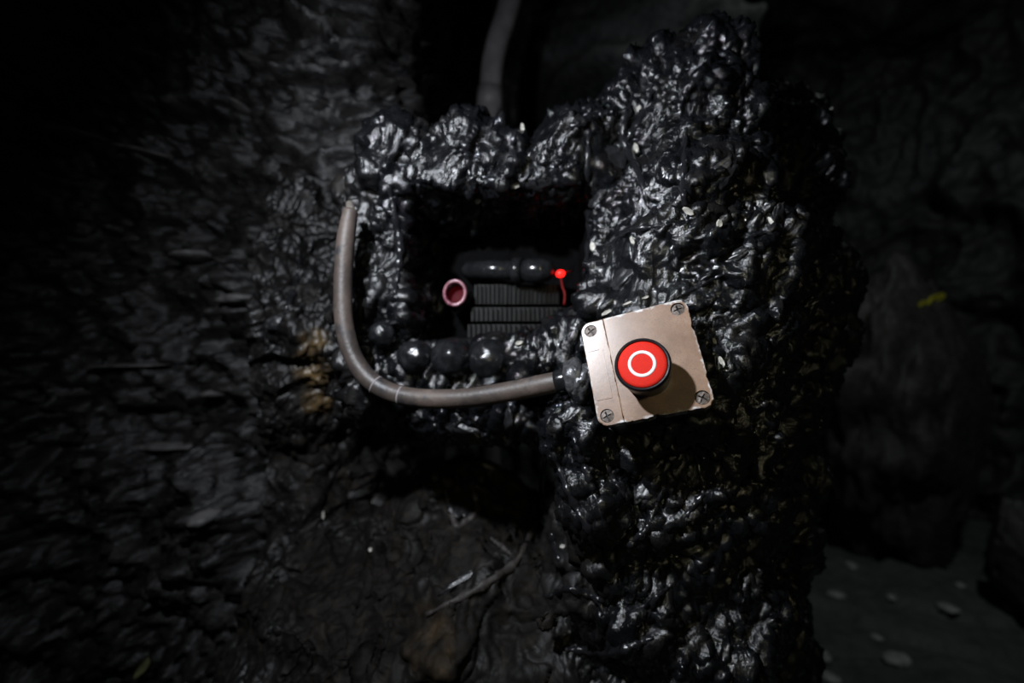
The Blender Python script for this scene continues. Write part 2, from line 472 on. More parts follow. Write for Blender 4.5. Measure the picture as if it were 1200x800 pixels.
# right column: tall tapering mass that carries the box
cone(at(835, 105, 0.43), at(808, 300, 0.395), 0.040, 0.066, 0.03)
cone(at(808, 300, 0.395), at(792, 420, 0.385), 0.066, 0.074, 0.03)
cone(at(792, 420, 0.385), at(770, 640, 0.43), 0.072, 0.088, 0.03)
cone(at(770, 640, 0.43), Vector((0.17, 0.47, FLOOR)), 0.088, 0.16, 0.04)
cone(at(870, 190, 0.52), at(870, 360, 0.53), 0.082, 0.090, 0.04)
cone(at(870, 360, 0.53), at(838, 560, 0.54), 0.090, 0.084, 0.04)
cone(at(838, 560, 0.54), Vector((0.215, 0.54, FLOOR)), 0.084, 0.11, 0.04)
cone(at(700, 200, 0.47), at(815, 110, 0.46), 0.052, 0.050, 0.03)          # sloping shoulder towards the peak
ball(at(845, 85, 0.42), 0.030, 0.02)
cone(at(812, 115, 0.395), at(798, 215, 0.358), 0.020, 0.022, 0.03)       # lit ridge down the column
cone(at(798, 215, 0.358), at(775, 300, 0.345), 0.022, 0.016, 0.03)
# block around the niche
rbox((-0.012, 0.505, 0.052), (0.092, 0.070, 0.098), 0.022, 0.03, rot=-0.10)
cone(at(430, 225, 0.45), at(430, 470, 0.44), 0.026, 0.026, 0.02)          # left jamb
cone(at(455, 195, 0.45), at(690, 185, 0.43), 0.024, 0.030, 0.025)         # lintel
cone(at(440, 470, 0.45), at(690, 470, 0.43), 0.026, 0.030, 0.02)          # sill
cone(at(475, 440, 0.425), at(560, 440, 0.42), 0.020, 0.020, 0.015)
ball(at(625, 425, 0.405), 0.020, 0.015)
ball(at(655, 405, 0.39), 0.017, 0.015)
ball(at(365, 400, 0.595), 0.100, 0.05)                                     # shoulder towards the left wall
cone(at(360, 280, 0.635), at(350, 560, 0.64), 0.085, 0.095, 0.05)
# slope of rubble below the niche
cone(at(540, 640, 0.56), Vector((-0.02, 0.50, -0.36)), 0.105, 0.13, 0.05)
cone(Vector((-0.02, 0.50, -0.36)), Vector((-0.05, 0.50, FLOOR)), 0.13, 0.20, 0.05)
cone(at(370, 640, 0.64), Vector((-0.19, 0.54, -0.40)), 0.10, 0.13, 0.05)
cone(Vector((-0.18, 0.52, -0.40)), Vector((-0.20, 0.50, FLOOR)), 0.13, 0.15, 0.05)
cone(at(678, 505, 0.338), at(690, 590, 0.348), 0.022, 0.013, 0.015)        # fan-shaped lobe hanging at the corner of the box
cone(at(690, 590, 0.348), at(694, 655, 0.356), 0.013, 0.007, 0.012)
cone(at(708, 585, 0.350), at(742, 630, 0.354), 0.009, 0.010, 0.010)        # swag of tar below the box
cone(at(742, 630, 0.354), at(785, 570, 0.338), 0.010, 0.016, 0.010)
cone(at(785, 570, 0.338), at(830, 552, 0.340), 0.016, 0.013, 0.012)
cone(at(636, 730, 0.372), at(676, 692, 0.366), 0.007, 0.009, 0.010)        # small arch lower down
cone(at(676, 692, 0.366), at(716, 738, 0.368), 0.009, 0.007, 0.010)
cone(at(752, 745, 0.362), at(782, 690, 0.358), 0.007, 0.008, 0.010)
# the recess
rbox(at(585, 312, 0.44), (0.082, 0.085, 0.064), 0.004, 0.010, cut=True, rot=-0.04)
rbox(at(640, 300, 0.47), (0.035, 0.05, 0.050), 0.004, 0.010, cut=True)

def surface_nets(D, lo, h):
    ins = D < 0
    n = np.array(D.shape)
    cnt = np.zeros(n - 1, np.int8)
    offs = [(a, b, c) for a in (0, 1) for b in (0, 1) for c in (0, 1)]
    for o in offs: cnt += ins[o[0]:n[0] - 1 + o[0], o[1]:n[1] - 1 + o[1], o[2]:n[2] - 1 + o[2]]
    act = (cnt > 0) & (cnt < 8)
    idx = np.full(n - 1, -1, np.int32); cells = np.argwhere(act); idx[act] = np.arange(len(cells))
    val = {o: D[cells[:, 0] + o[0], cells[:, 1] + o[1], cells[:, 2] + o[2]] for o in offs}
    acc = np.zeros((len(cells), 3)); num = np.zeros(len(cells))
    for o in offs:
        for axn in range(3):
            if o[axn] == 0:
                p = list(o); p[axn] = 1; p = tuple(p)
                a, b = val[o], val[p]; cr = (a < 0) != (b < 0)
                t = np.where(cr, a / np.where(cr, a - b, 1), 0)
                pos = np.repeat(np.array(o, float)[None], len(cells), 0); pos[:, axn] = t
                acc[cr] += pos[cr]; num[cr] += 1
    V = lo + h * (cells + acc / num[:, None])
    quads = []
    for axn in range(3):
        u, v = [(1, 2), (2, 0), (0, 1)][axn]
        s0 = [slice(1, -1)] * 3; s0[axn] = slice(0, -1); s1 = [slice(1, -1)] * 3; s1[axn] = slice(1, None)
        a, b = ins[tuple(s0)], ins[tuple(s1)]
        for flag, m_ in ((True, a & ~b), (False, ~a & b)):
            e = np.argwhere(m_); off = np.ones(3, int); off[axn] = 0; e = e + off
            def cell(du, dv):
                q = e.copy(); q[:, u] += du; q[:, v] += dv
                return idx[q[:, 0], q[:, 1], q[:, 2]]
            q = np.stack([cell(-1, -1), cell(0, -1), cell(0, 0), cell(-1, 0)], 1)
            if not flag: q = q[:, ::-1]
            quads.append(q)
    Q = np.concatenate(quads); Q = Q[(Q >= 0).all(1)]
    return V, Q

# the box stands at the plate centre T, with plate axes RX, UP and outward normal NN
T = Vector((0.0840, 0.2925, -0.0131))
NN = Vector((-0.370, -0.873, 0.316)).normalized()
RX = Vector((0.923, -0.300, 0.236)); RX = (RX - NN * RX.dot(NN)).normalized()
UP = NN.cross(RX).normalized()
BOXM = Matrix(((RX.x, UP.x, NN.x, T.x), (RX.y, UP.y, NN.y, T.y), (RX.z, UP.z, NN.z, T.z), (0, 0, 0, 1)))

Vb, Qb = surface_nets(FIELD, LO, H)
del FIELD
base = from_np('pillar_base', Vb, Qb)
body = subdivide(base, 1)
V = mesh_co(body); N = mesh_normals(body)
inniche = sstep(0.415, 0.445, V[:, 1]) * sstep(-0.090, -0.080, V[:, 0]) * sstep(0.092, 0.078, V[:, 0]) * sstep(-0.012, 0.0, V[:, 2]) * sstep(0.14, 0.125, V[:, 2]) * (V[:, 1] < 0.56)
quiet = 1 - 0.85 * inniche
warp = V + 0.012 * np.stack([fbm(V * 22, 2, 100), fbm(V * 22, 2, 103), fbm(V * 22, 2, 106)], -1)
low = sstep(-0.08, -0.16, V[:, 2]) * sstep(0.10, 0.03, V[:, 0])
V = V + N * (quiet * (0.020 * fbm(V * 13, 2, 110) + 0.006 * fbm(V * 34, 2, 113)))[:, None]
set_co(body, V); N = mesh_normals(body)
rough_zone = np.clip(sstep(-0.09, -0.17, V[:, 2]) * sstep(0.085, 0.02, V[:, 0]) + 0.5 * sstep(-0.10, -0.17, V[:, 0]), 0, 1)
calm = np.zeros(len(V))
for px, py, Y, r in ((738, 318, 0.345, 0.036), (705, 190, 0.40, 0.026), (846, 205, 0.40, 0.022), (640, 165, 0.42, 0.02), (672, 540, 0.37, 0.02), (560, 600, 0.46, 0.04), (780, 250, 0.38, 0.016), (520, 200, 0.43, 0.024)):
    p = at(px, py, Y); calm = np.maximum(calm, sstep(1.25, 0.5, np.linalg.norm(V - np.array(p), axis=1) / r))
act = quiet * (1 - 0.8 * calm); fact = act * (1 - 0.92 * rough_zone)
# flow: drawn out along a leaning, wandering direction
FLOW = np.array([[0.86, 0.0, 0.50], [0.0, 1.0, 0.0], [-0.50, 0.0, 0.86]])
wv = 0.030 * np.stack([fbm(V * 11, 2, 150), fbm(V * 11, 2, 153), fbm(V * 11, 2, 156)], -1)
fl_ = ((V + wv) @ FLOW)
big = ridge(fl_ * np.array([26, 26, 11.0]), 2, 120)                    # broad ropes and troughs
contour = np.sin(2 * math.pi * 3.2 * fbm((V + 0.5 * wv) * 13, 2, 160))    # nested wrinkles
wmask = sstep(-0.05, 0.25, fbm(V * 15, 2, 165))
V = V + N * (act * (0.0095 * (big - 0.35) * (1 - 0.4 * rough_zone) + 0.0026 * contour * wmask * (1 - 0.8 * rough_zone)))[:, None]
set_co(body, V); N = mesh_normals(body)
drag = ridge(((V + 0.6 * wv) @ FLOW) * np.array([95, 95, 26.0]), 2, 125)
knob = billow(warp * np.array([64, 64, 50.0]), 1, 128)
kmask = sstep(0.0, 0.3, fbm(V * 17, 2, 168))
V = V + N * (fact * (0.0042 * (drag - 0.35) + 0.0022 * (knob - 0.5) * kmask))[:, None]
set_co(body, V); N = mesh_normals(body)
cell = V * np.array([19, 19, 15.0]) + 0.35 * fbm(V * 30, 2, 170)[:, None]
fi = np.floor(cell); best = np.full(len(V), 9.0); pick = np.zeros(len(V))
for ox in (-1, 0, 1):
    for oy in (-1, 0, 1):
        for oz in (-1, 0, 1):
            g = (fi + (ox, oy, oz)).astype(np.int64)
            hsh = (g[:, 0] * 73856093) ^ (g[:, 1] * 19349663) ^ (g[:, 2] * 83492791)
            rx_ = _grad[hsh & 255]; c_ = g + 0.5 + 0.5 * rx_
            dd = ((cell - c_) ** 2).sum(1); m_ = dd < best
            tilt = ((cell - c_) * _grad[(hsh >> 8) & 255]).sum(1) * 0.8 + _grad[(hsh >> 8) & 255][:, 0] * 0.5
            pick = np.where(m_, tilt, pick); best = np.where(m_, dd, best)
V = V + N * (quiet * rough_zone * (0.0080 * pick + 0.0012 * fbm(V * 120, 3, 175)))[:, None]      # broken rock faces
set_co(body, V); N = mesh_normals(body)
V = V + N * (fact * (0.0016 * ridge(((V + 0.3 * wv) @ FLOW) * np.array([230, 230, 80.0]), 2, 135) + 0.0005 * kmask * billow(V * 170, 1, 130)))[:, None]
# the tar stops short of the face of the box
BI = np.array(BOXM.inverted())
Lc = V @ BI[:3, :3].T + BI[:3, 3]
foot = np.maximum(np.abs(Lc[:, 0]), np.abs(Lc[:, 1]))
lim = np.where(foot < 0.0375, -0.012, -0.012 + (foot - 0.0375) * 0.9)
lim = np.where((Lc[:, 1] > 0.03) & (foot >= 0.0375), lim + 0.007, lim)
over = np.maximum(Lc[:, 2] - lim, 0) * (foot < 0.065)
V = V - over[:, None] * np.array(NN)[None]
set_co(body, V)
dull = np.clip(rough_zone * (0.95 + 0.5 * fbm(V * 16, 2, 140)) + 0.35 * (fbm(V * 30, 2, 143) > 0.35), 0, 1)
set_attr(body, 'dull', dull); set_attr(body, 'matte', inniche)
oc = np.zeros(len(V))
for px, py, Y, r in ((376, 432, 0.53, 0.022), (372, 470, 0.53, 0.016), (385, 400, 0.53, 0.014), (425, 590, 0.50, 0.02), (520, 700, 0.47, 0.025), (535, 760, 0.46, 0.02)):
    p = at(px, py, Y); u = (V[:, 0] / V[:, 1] - p.x / p.y) * Y; v_ = (V[:, 2] / V[:, 1] - p.z / p.y) * Y
    oc = np.maximum(oc, sstep(1.3, 0.4, np.hypot(V[:, 0] - p.x, V[:, 2] - p.z) / r) * (1.0 if py < 500 else 0.16))
set_attr(body, 'ochre', np.clip(oc * (0.7 + 0.9 * fbm(V * 50, 2, 147)), 0, 1))
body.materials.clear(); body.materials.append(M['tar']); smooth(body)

pillar = empty('rock_pillar', (0.1, 0.47, FLOOR))
tag(pillar, 'lumpy rock pillar coated in glossy black tar with a dark square niche', 'rock')
def child(name, me, m, parent, mw=None):
    o = link(name, me, m); o.parent = parent
    o.matrix_parent_inverse = parent.matrix_world.inverted()
    if mw is not None: o.matrix_basis = mw
    return o
bpy.context.view_layer.update()
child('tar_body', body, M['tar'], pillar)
bvh = BVHTree.FromPolygons([Vector(v) for v in V.tolist()], [list(p.vertices) for p in body.polygons])
def cast(px, py):
    d = at(px, py, 1.0).normalized(); h = bvh.ray_cast(Vector((0, 0, 0)), d)
    return (h[0], h[1]) if h[0] else (None, None)
def surf_path(pts, lift=0.0, n=24):
    out = []
    for i in range(len(pts) - 1):
        for k in range(n // (len(pts) - 1)):
            t = k / (n // (len(pts) - 1)); px = pts[i][0] * (1 - t) + pts[i + 1][0] * t; py = pts[i][1] * (1 - t) + pts[i + 1][1] * t
            p, nn = cast(px, py)
            if p: out.append(p + nn * lift)
    for _ in range(3):
        out = [out[0]] + [(out[i - 1] + out[i] * 2 + out[i + 1]) / 4 for i in range(1, len(out) - 1)] + [out[-1]]
    return out

# lumps in a row along the sill, rounded and glossy
for i, (px, py, r) in enumerate(((487, 419, 0.0165), (529, 420, 0.0190), (574, 421, 0.0205), (612, 412, 0.0150), (640, 398, 0.0150), (663, 418, 0.0130), (448, 392, 0.012))):
    me = lump_mesh('lump', r, 200 + i, 4, 0.10, 1.7, (1, 1, 0.95), m=M['lump'])
    child('lump', me, M['lump'], pillar, Matrix.Translation(at(px, py, 0.405)))

# ropes and folds of tar pulled over the surface
strands = [([(690, 150), (688, 215), (692, 270), (684, 330)], 4.5), ([(742, 110), (728, 160), (748, 200), (762, 250)], 4.0), ([(804, 150), (800, 220), (806, 262)], 3.5),
           ([(770, 95), (745, 150), (715, 190)], 4), ([(700, 300), (735, 270), (790, 262)], 3.5), ([(606, 140), (600, 175), (612, 210)], 4), ([(648, 530), (668, 580), (690, 620), (700, 650)], 4.5),
           ([(672, 512), (690, 560), (705, 600)], 4), ([(700, 512), (712, 550), (738, 590)], 3), ([(735, 640), (758, 620), (780, 565)], 3), ([(700, 590), (715, 630), (738, 640), (760, 615)], 3.5),
           ([(640, 700), (665, 688), (700, 700), (716, 735)], 4), ([(752, 740), (768, 700), (790, 682)], 3), ([(660, 760), (720, 765), (770, 745)], 5),
           ([(500, 720), (560, 690), (605, 660), (635, 600)], 4.5), ([(575, 630), (600, 650)], 3), ([(522, 575), (535, 620), (560, 600), (552, 560)], 4),
           ([(352, 300), (345, 340), (330, 375)], 3), ([(455, 215), (470, 290), (462, 350)], 4.5), ([(850, 320), (820, 335), (790, 350)], 3),
           ([(560, 150), (545, 170), (552, 215)], 4), ([(665, 150), (690, 140), (720, 130)], 5), ([(648, 185), (660, 200), (676, 190)], 4), ([(870, 280), (905, 270), (915, 230)], 3),
           ([(640, 520), (630, 570), (648, 630), (656, 662)], 4), ([(812, 520), (826, 575), (800, 610)], 3.5)]
for i, (pts, wpx) in enumerate(strands):
    P = surf_path(pts, -0.0004, 30)
    if len(P) < 5: continue
    n = len(P)
    rad = [P[k].y / F * wpx * (0.45 + 0.75 * math.sin(math.pi * (k + 0.6) / (n + 0.2)) + 0.25 * math.sin(k * 1.7 + i)) * 1.0 for k in range(n)]
    bm = tube_mesh(P, rad, 10, True, lambda a, th: 1 + 0.16 * math.sin(3 * th + a))
    nm = 'rock_vein' if pts[0] in ((500, 720), (575, 630), (522, 575)) else 'tar_strand'
    o = from_bm(nm, bm, M['vein'] if nm == 'rock_vein' else M['strand'])
    o.parent = pillar; o.matrix_parent_inverse = pillar.matrix_world.inverted()

# flat dry flakes and pale chips caught in the tar, a few standing in for white glints
def plate_mesh(name, outline, th, m):
    bm = bmesh.new()
    top = [bm.verts.new((x, y, th * (0.7 + 0.6 * ((i * 7) % 5) / 5))) for i, (x, y) in enumerate(outline)]
    bot = [bm.verts.new((x * 1.12, y * 1.12, -th)) for x, y in outline]
    bm.faces.new(top); n = len(top)
    for i in range(n): bm.faces.new((bot[i], bot[(i + 1) % n], top[(i + 1) % n], top[i]))
    bm.faces.new(bot[::-1])
    bmesh.ops.recalc_face_normals(bm, faces=bm.faces[:])
    me = bpy.data.meshes.new(name); bm.to_mesh(me); bm.free(); me.materials.append(m); return me
def face_on(p, nn, ang, blend=0.0):
    z = (nn * (1 - blend) + (Vector((0, 0, 0)) - p).normalized() * blend).normalized()
    x = Vector((math.cos(ang), 0, math.sin(ang))); x = (x - z * x.dot(z)).normalized(); y = z.cross(x)
    return Matrix(((x.x, y.x, z.x, p.x), (x.y, y.y, z.y, p.y), (x.z, y.z, z.z, p.z), (0, 0, 0, 1)))
def polar(n, rx, ry, sd, jit=0.35):
    rg = random.Random(sd)
    return [(rx * (1 - jit / 2 + jit * rg.random()) * math.cos(2 * math.pi * k / n), ry * (1 - jit / 2 + jit * rg.random()) * math.sin(2 * math.pi * k / n)) for k in range(n)]
flakes = [(843, 208, 24, 12, 0.9), (720, 185, 22, 15, 0.4), (735, 322, 26, 14, 0.5), (860, 300, 18, 7, 0.2), (545, 508, 22, 11, -0.1), (595, 490, 9, 18, 0.1), (540, 590, 14, 20, 0.2),
          (545, 678, 34, 5, 0.55), (912, 255, 8, 17, 0.1), (325, 378, 14, 9, 0.3), (755, 575, 18, 10, 0.9), (575, 545, 15, 6, -0.2), (700, 230, 14, 9, 0.8), (632, 215, 14, 9, 0.2)]
for i, (px, py, rx, ry, a) in enumerate(flakes):
    p, nn = cast(px, py)
    if p is None: continue
    s = p.y / F
    me = lump_mesh('flake', 1.0, 400 + i, 4, 0.30, 1.9, (rx * s, ry * s, 0.16 * max(rx, ry) * s), m=M['flake'])
    child('flake', me, M['flake'], pillar, face_on(p, nn, a, 0.25))
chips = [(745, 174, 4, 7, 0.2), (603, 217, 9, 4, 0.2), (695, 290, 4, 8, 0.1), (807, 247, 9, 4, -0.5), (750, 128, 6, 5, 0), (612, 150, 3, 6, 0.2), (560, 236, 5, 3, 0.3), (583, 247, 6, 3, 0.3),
         (842, 262, 4, 6, 0.2), (435, 548, 2, 5, 0), (379, 603, 2, 6, 0), (434, 644, 3, 3, 0), (608, 402, 6, 3, 0.3), (742, 282, 3, 6, 0.5), (905, 262, 3, 10, 0.3), (660, 640, 4, 3, 0), (712, 366, 9, 3, 0.4), (736, 357, 8, 2, 0.3), (756, 349, 5, 2, 0.3), (845, 425, 3, 8, 0.2), (838, 400, 2, 6, 0.2)]  # the thin ones along the box top are painted glints
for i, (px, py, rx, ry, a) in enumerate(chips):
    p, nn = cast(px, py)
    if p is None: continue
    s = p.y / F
    child('pale_chip_glint', plate_mesh('pale_chip_glint', polar(7, rx * s * 0.75, ry * s * 0.75, 50 + i), 0.0009, M['chip_glint']), M['chip_glint'], pillar, face_on(p + nn * 0.001, nn, a, 0.4))

# ------------------------------------------------------------------ push-button box
box = empty('push_button_station', mat=BOXM)
tag(box, 'small square beige control box with a round red push button, tilted in black tar', 'control box')
def rounded_rect(x0, x1, y0, y1, r, seg=8, jit=0.0, sd=0, corners=(1, 1, 1, 1)):
    rg = random.Random(sd); pts = []
    for k, (cx, cy, a0) in enumerate(((x1 - r, y1 - r, 0), (x0 + r, y1 - r, 90), (x0 + r, y0 + r, 180), (x1 - r, y0 + r, 270))):
        if not corners[k]:
            pts.append((x1 if k in (0, 3) else x0, y1 if k in (0, 1) else y0)); continue
        for i in range(seg + 1):
            t = math.radians(a0 + 90 * i / seg); pts.append((cx + r * math.cos(t), cy + r * math.sin(t)))
    if jit:                                    # chipped edge: subdivide and nick the outline
        out = []
        for i, p in enumerate(pts):
            q = pts[(i + 1) % len(pts)]; L = math.dist(p, q); n = max(1, int(L / 0.0016))
            for j in range(n): out.append((p[0] + (q[0] - p[0]) * j / n, p[1] + (q[1] - p[1]) * j / n))
        res = []
        ns = [rg.random() for _ in out]
        for i, (x, y) in enumerate(out):
            j = jit * (0.5 * ns[i] + 0.9 * max(0, math.sin(i * 0.41 + sd) * math.sin(i * 0.173 + 1)) ** 2) * (1.0 if (x > x1 - 0.004 or y < y0 + 0.004) else 0.12)
            s = 1 - j / max(abs(x), abs(y)); res.append((x * s, y * s))
        pts = res
    return pts
def prism(outline, z0, z1, bev=0.0):
    bm = bmesh.new(); n = len(outline)
    cx = sum(p[0] for p in outline) / n; cy = sum(p[1] for p in outline) / n
    def ring(z, inset):
        return [bm.verts.new((x - math.copysign(min(inset, abs(x - cx)), x - cx), y - math.copysign(min(inset, abs(y - cy)), y - cy), z)) for x, y in outline]
    levels = [(z0, 0), (z1 - bev, 0)] + ([(z1 - bev * 0.35, bev * 0.3), (z1, bev)] if bev else [(z1, 0)])
    if not bev: levels = [(z0, 0), (z1, 0)]
    R = [ring(*l) for l in levels]
    for A, B in zip(R[:-1], R[1:]):
        for i in range(n): bm.faces.new((A[i], A[(i + 1) % n], B[(i + 1) % n], B[i]))
    bm.faces.new(R[0][::-1]); bm.faces.new(R[-1])
    return bm
def boolean_cut(o, cutters):
    for c in cutters:
        md = o.modifiers.new('b', 'BOOLEAN'); md.operation = 'DIFFERENCE'; md.object = c; md.solver = 'EXACT'
    dg = bpy.context.evaluated_depsgraph_get()
    me = bpy.data.meshes.new_from_object(o.evaluated_get(dg)); o.modifiers.clear(); o.data = me
    for c in cutters: bpy.data.objects.remove(c)
HW, HH = 0.0355, 0.0362
SEAM = -0.0193
from_bm('enclosure', prism(rounded_rect(-HW + 0.0015, HW - 0.0015, -HH + 0.0015, HH - 0.0015, 0.006), -0.050, -0.0075), M['black'], box, sm=False)
scr = [(-0.029, 0.0297), (0.029, 0.0297), (0.029, -0.0297), (-0.029, -0.0297)]
def cutters(sel):
    out = []
    for k in sel:
        bm = bmesh.new(); bmesh.ops.create_cone(bm, cap_ends=True, segments=32, radius1=0.0044, radius2=0.0044, depth=0.008)
        o = from_bm('cutter', bm, None, box, sm=False); o.location = (scr[k][0], scr[k][1], 0.0005); out.append(o)
    return out
lid = from_bm('lid', prism(rounded_rect(SEAM + 0.0001, HW, -HH, HH, 0.0065, jit=0.0012, sd=3, corners=(1, 0, 0, 1)), -0.0095, 0.0, 0.0004), M['lid'], box, sm=False)
bpy.context.view_layer.update()
cc = cutters((1, 2)); bpy.context.view_layer.update(); boolean_cut(lid, cc)
strip = from_bm('side_strip', prism(rounded_rect(-HW, SEAM - 0.0001, -HH, HH, 0.0065, jit=0.0008, sd=4, corners=(0, 1, 1, 0)), -0.0095, -0.0003, 0.0004), M['lid'], box, sm=False)
bpy.context.view_layer.update()
cc = cutters((0, 3)); bpy.context.view_layer.update(); boolean_cut(strip, cc)
# raised frame of a blank label field on the strip
bm = bmesh.new()
def bar(bm, x0, x1, y0, y1, z0, z1):
    m_ = bmesh.ops.create_cube(bm, size=1)['verts']
    for v in m_: v.co = ((x0 + x1) / 2 + v.co.x * (x1 - x0), (y0 + y1) / 2 + v.co.y * (y1 - y0), (z0 + z1) / 2 + v.co.z * (z1 - z0))
bar(bm, -0.0335, -0.0232, -0.0190, -0.0186, -0.0006, 0.0); bar(bm, -0.0236, -0.0232, -0.0186, 0.0150, -0.0006, -0.0001)
bar(bm, -0.0335, -0.0260, 0.0150, 0.0153, -0.0006, 0.0)
from_bm('label_frame', bm, M['lid'], strip, sm=False)
# screws with a star recess
def screw_meshes():
    bm = bmesh.new(); n = 32; R0 = 0.0040
    o = [bm.verts.new((R0 * math.cos(2 * math.pi * k / n), R0 * math.sin(2 * math.pi * k / n), -0.0012)) for k in range(n)]
    ob = [bm.verts.new((v.co.x, v.co.y, -0.0035)) for v in o]
    def star(k):
        t = 2 * math.pi * k / n; return 0.0030 if (k % 8) in (0,) else (0.0022 if (k % 8) in (1, 7) else 0.0010)
    i_ = [bm.verts.new((star(k) * math.cos(2 * math.pi * k / n), star(k) * math.sin(2 * math.pi * k / n), -0.0009)) for k in range(n)]
    ib = [bm.verts.new((v.co.x * 0.85, v.co.y * 0.85, -0.0026)) for v in i_]
    for k in range(n):
        q = (k + 1) % n
        bm.faces.new((ob[k], ob[q], o[q], o[k])); bm.faces.new((o[k], o[q], i_[q], i_[k])); bm.faces.new((i_[k], i_[q], ib[q], ib[k]))
    f = bm.faces.new(ib); f.material_index = 1
    bmesh.ops.recalc_face_normals(bm, faces=bm.faces[:])
    for fc in bm.faces:
        if all(v in i_ or v in ib for v in fc.verts): fc.material_index = 1
    me = bpy.data.meshes.new('screw'); bm.to_mesh(me); bm.free(); me.materials.append(M['screw']); me.materials.append(M['slot']); return me
sm_ = screw_meshes()
for k, (x, y) in enumerate(scr):
    link('screw', sm_, None, box, loc=(x, y, 0.0), rot=(0, 0, (0.5, 0.15, 0.9, 0.3)[k]))
# the button: black collar, red cap with a printed white ring
BX, BY = 0.0006, -0.0083
HC = 0.0232
col = from_bm('collar', lathe([(0.0145, -0.004), (0.0150, 0.0), (0.0150, 0.004), (0.0156, HC - 0.006), (0.0163, HC - 0.0045), (0.0166, HC - 0.0025), (0.0162, HC - 0.0004), (0.0154, HC + 0.0003), (0.0147, HC), (0.0144, HC - 0.0012), (0.0144, HC - 0.004)], 64), M['black'], box, angle=50, loc=(BX, BY, 0))
cap = from_bm('button_cap', lathe([(0.0143, HC - 0.004), (0.01425, HC - 0.0010), (0.0139, HC - 0.0003), (0.0125, HC + 0.0001), (0.008, HC + 0.0004), (0.0, HC + 0.0005)], 64), M['red'], box, loc=(BX, BY, 0))
tag(cap, 'bright red round button cap')
from_bm('ring_symbol', lathe([(0.0063, HC + 0.0002), (0.0063, HC + 0.00062), (0.0072, HC + 0.00062), (0.0081, HC + 0.0006), (0.0081, HC + 0.0002), (0.0063, HC + 0.0002)], 64), M['white'], cap)

# ------------------------------------------------------------------ conduit that bends from the left jamb to the box
def P3(px, py, Y): return at(px, py, Y)
path = spline([P3(411, 246, 0.392), P3(405, 285, 0.388), P3(402, 335, 0.386), P3(404, 382, 0.382), P3(416, 422, 0.378), P3(441, 451, 0.373), P3(480, 465, 0.366), P3(535, 467, 0.356), P3(590, 460, 0.345), P3(640, 450, 0.335), P3(668, 444, 0.330)], 90)
conduit = empty('conduit', path[0]); bpy.context.view_layer.update()
tag(conduit, 'worn grey-brown curved conduit pipe running from the niche side to the beige box', 'pipe')
def kid(name, bm, m, parent, **k):
    o = from_bm(name, bm, m, None, **k); o.parent = parent; o.matrix_parent_inverse = parent.matrix_world.inverted(); return o
kid('tube', tube_mesh(path, [0.0060 + 0.0017 * min(1, i / 8) for i in range(len(path))], 28), M['conduit'], conduit)
kid('pipe_tip', tube_mesh([P3(409, 262, 0.390), P3(411, 250, 0.391), P3(410, 238, 0.396)], [0.0052, 0.0040, 0.0034], 16), M['bare'], conduit)
for px, py, Y in ((441, 451, 0.373), (471, 462, 0.368)):
    j = min(range(len(path)), key=lambda i: (path[i] - P3(px, py, Y)).length); d = (path[j + 1] - path[j]).normalized()
    kid('scratch_band', tube_mesh([path[j] - d * 0.0007, path[j] + d * 0.0007], 0.00795, 24), M['pipe'], conduit)
dirn = (path[-1] - path[-6]).normalized(); e = path[-1]
rgt = random.Random(5)
kid('tarred_sleeve', tube_mesh([e - dirn * 0.011, e - dirn * 0.009, e - dirn * 0.004, e], [0.0078, 0.0083, 0.0085, 0.0082], 24), M['gloss'], conduit)
n_pts = [e + dirn * t for t in (-0.003, -0.0015, 0.002, 0.006, 0.0095, 0.011)]
kid('gland_nut', tube_mesh(n_pts, [0.0095, 0.0128, 0.0132, 0.0134, 0.0126, 0.0095], 24, True, lambda i, th: (1 - 0.05 * math.cos(6 * th)) * (1 + 0.10 * math.sin(2.3 * th + i) * math.cos(i * 1.9))), M['nut'], conduit)
wad = lump_mesh('tar_wad', 0.0135, 77, 4, 0.30, 2.2, (1.0, 0.9, 1.05), facet=0.9, m=M['nut'])
wo = link('tar_wad', wad); wo.location = e + dirn * 0.007 + Vector((0, -0.001, -0.0025)); wo.parent = conduit; wo.matrix_parent_inverse = conduit.matrix_world.inverted()
kid('thread', tube_mesh([e + dirn * 0.0105, e + dirn * 0.016, e + dirn * 0.026], [0.0088, 0.0088, 0.0088], 24), M['nut'], conduit)
q = e + dirn * 0.0155 + Vector((0, -0.0015, 0.0075))
kid('bare_clip', tube_mesh([q - dirn * 0.003, q + dirn * 0.005], 0.0016, 10), M['bare'], conduit)
drip = e + dirn * 0.006
kid('tar_drip', tube_mesh([drip + Vector((0, -0.003, -0.008)), drip + Vector((0.001, -0.005, -0.0135)), drip + Vector((0.001, -0.005, -0.017)), drip + Vector((0.001, -0.0045, -0.0195))], [0.007, 0.0055, 0.004, 0.0015], 14), M['strand'], conduit)

# ------------------------------------------------------------------ inside the niche
ring = empty('red_tube_socket', at(533, 343, 0.465))
tag(ring, 'short round tube with a pink rim and dark red inside, in the niche', 'socket')
dirr = (Vector((-0.10, -0.2, 0.12)) - ring.location).normalized()
ring.rotation_euler = dirr.to_track_quat('Z', 'Y').to_euler()
from_bm('rim', lathe([(0.0100, -0.002), (0.0102, 0.0006), (0.0114, 0.0020), (0.0128, 0.0016), (0.0135, -0.001), (0.0133, -0.004), (0.0100, -0.004), (0.0100, -0.002)], 40), M['rim'], ring, scale=(0.92, 1.06, 1))
from_bm('sleeve', lathe([(0.0098, -0.016), (0.0099, -0.003), (0.0130, -0.003), (0.0136, -0.010), (0.0150, -0.014), (0.0150, -0.055), (0.0, -0.055)], 40), M['gloss'], ring)
from_bm('red_lens', lathe([(0.0099, -0.013), (0.006, -0.0145), (0.0, -0.015)], 40), M['glow'], ring)
hp = empty('valve_pipe', at(590, 320, 0.475))
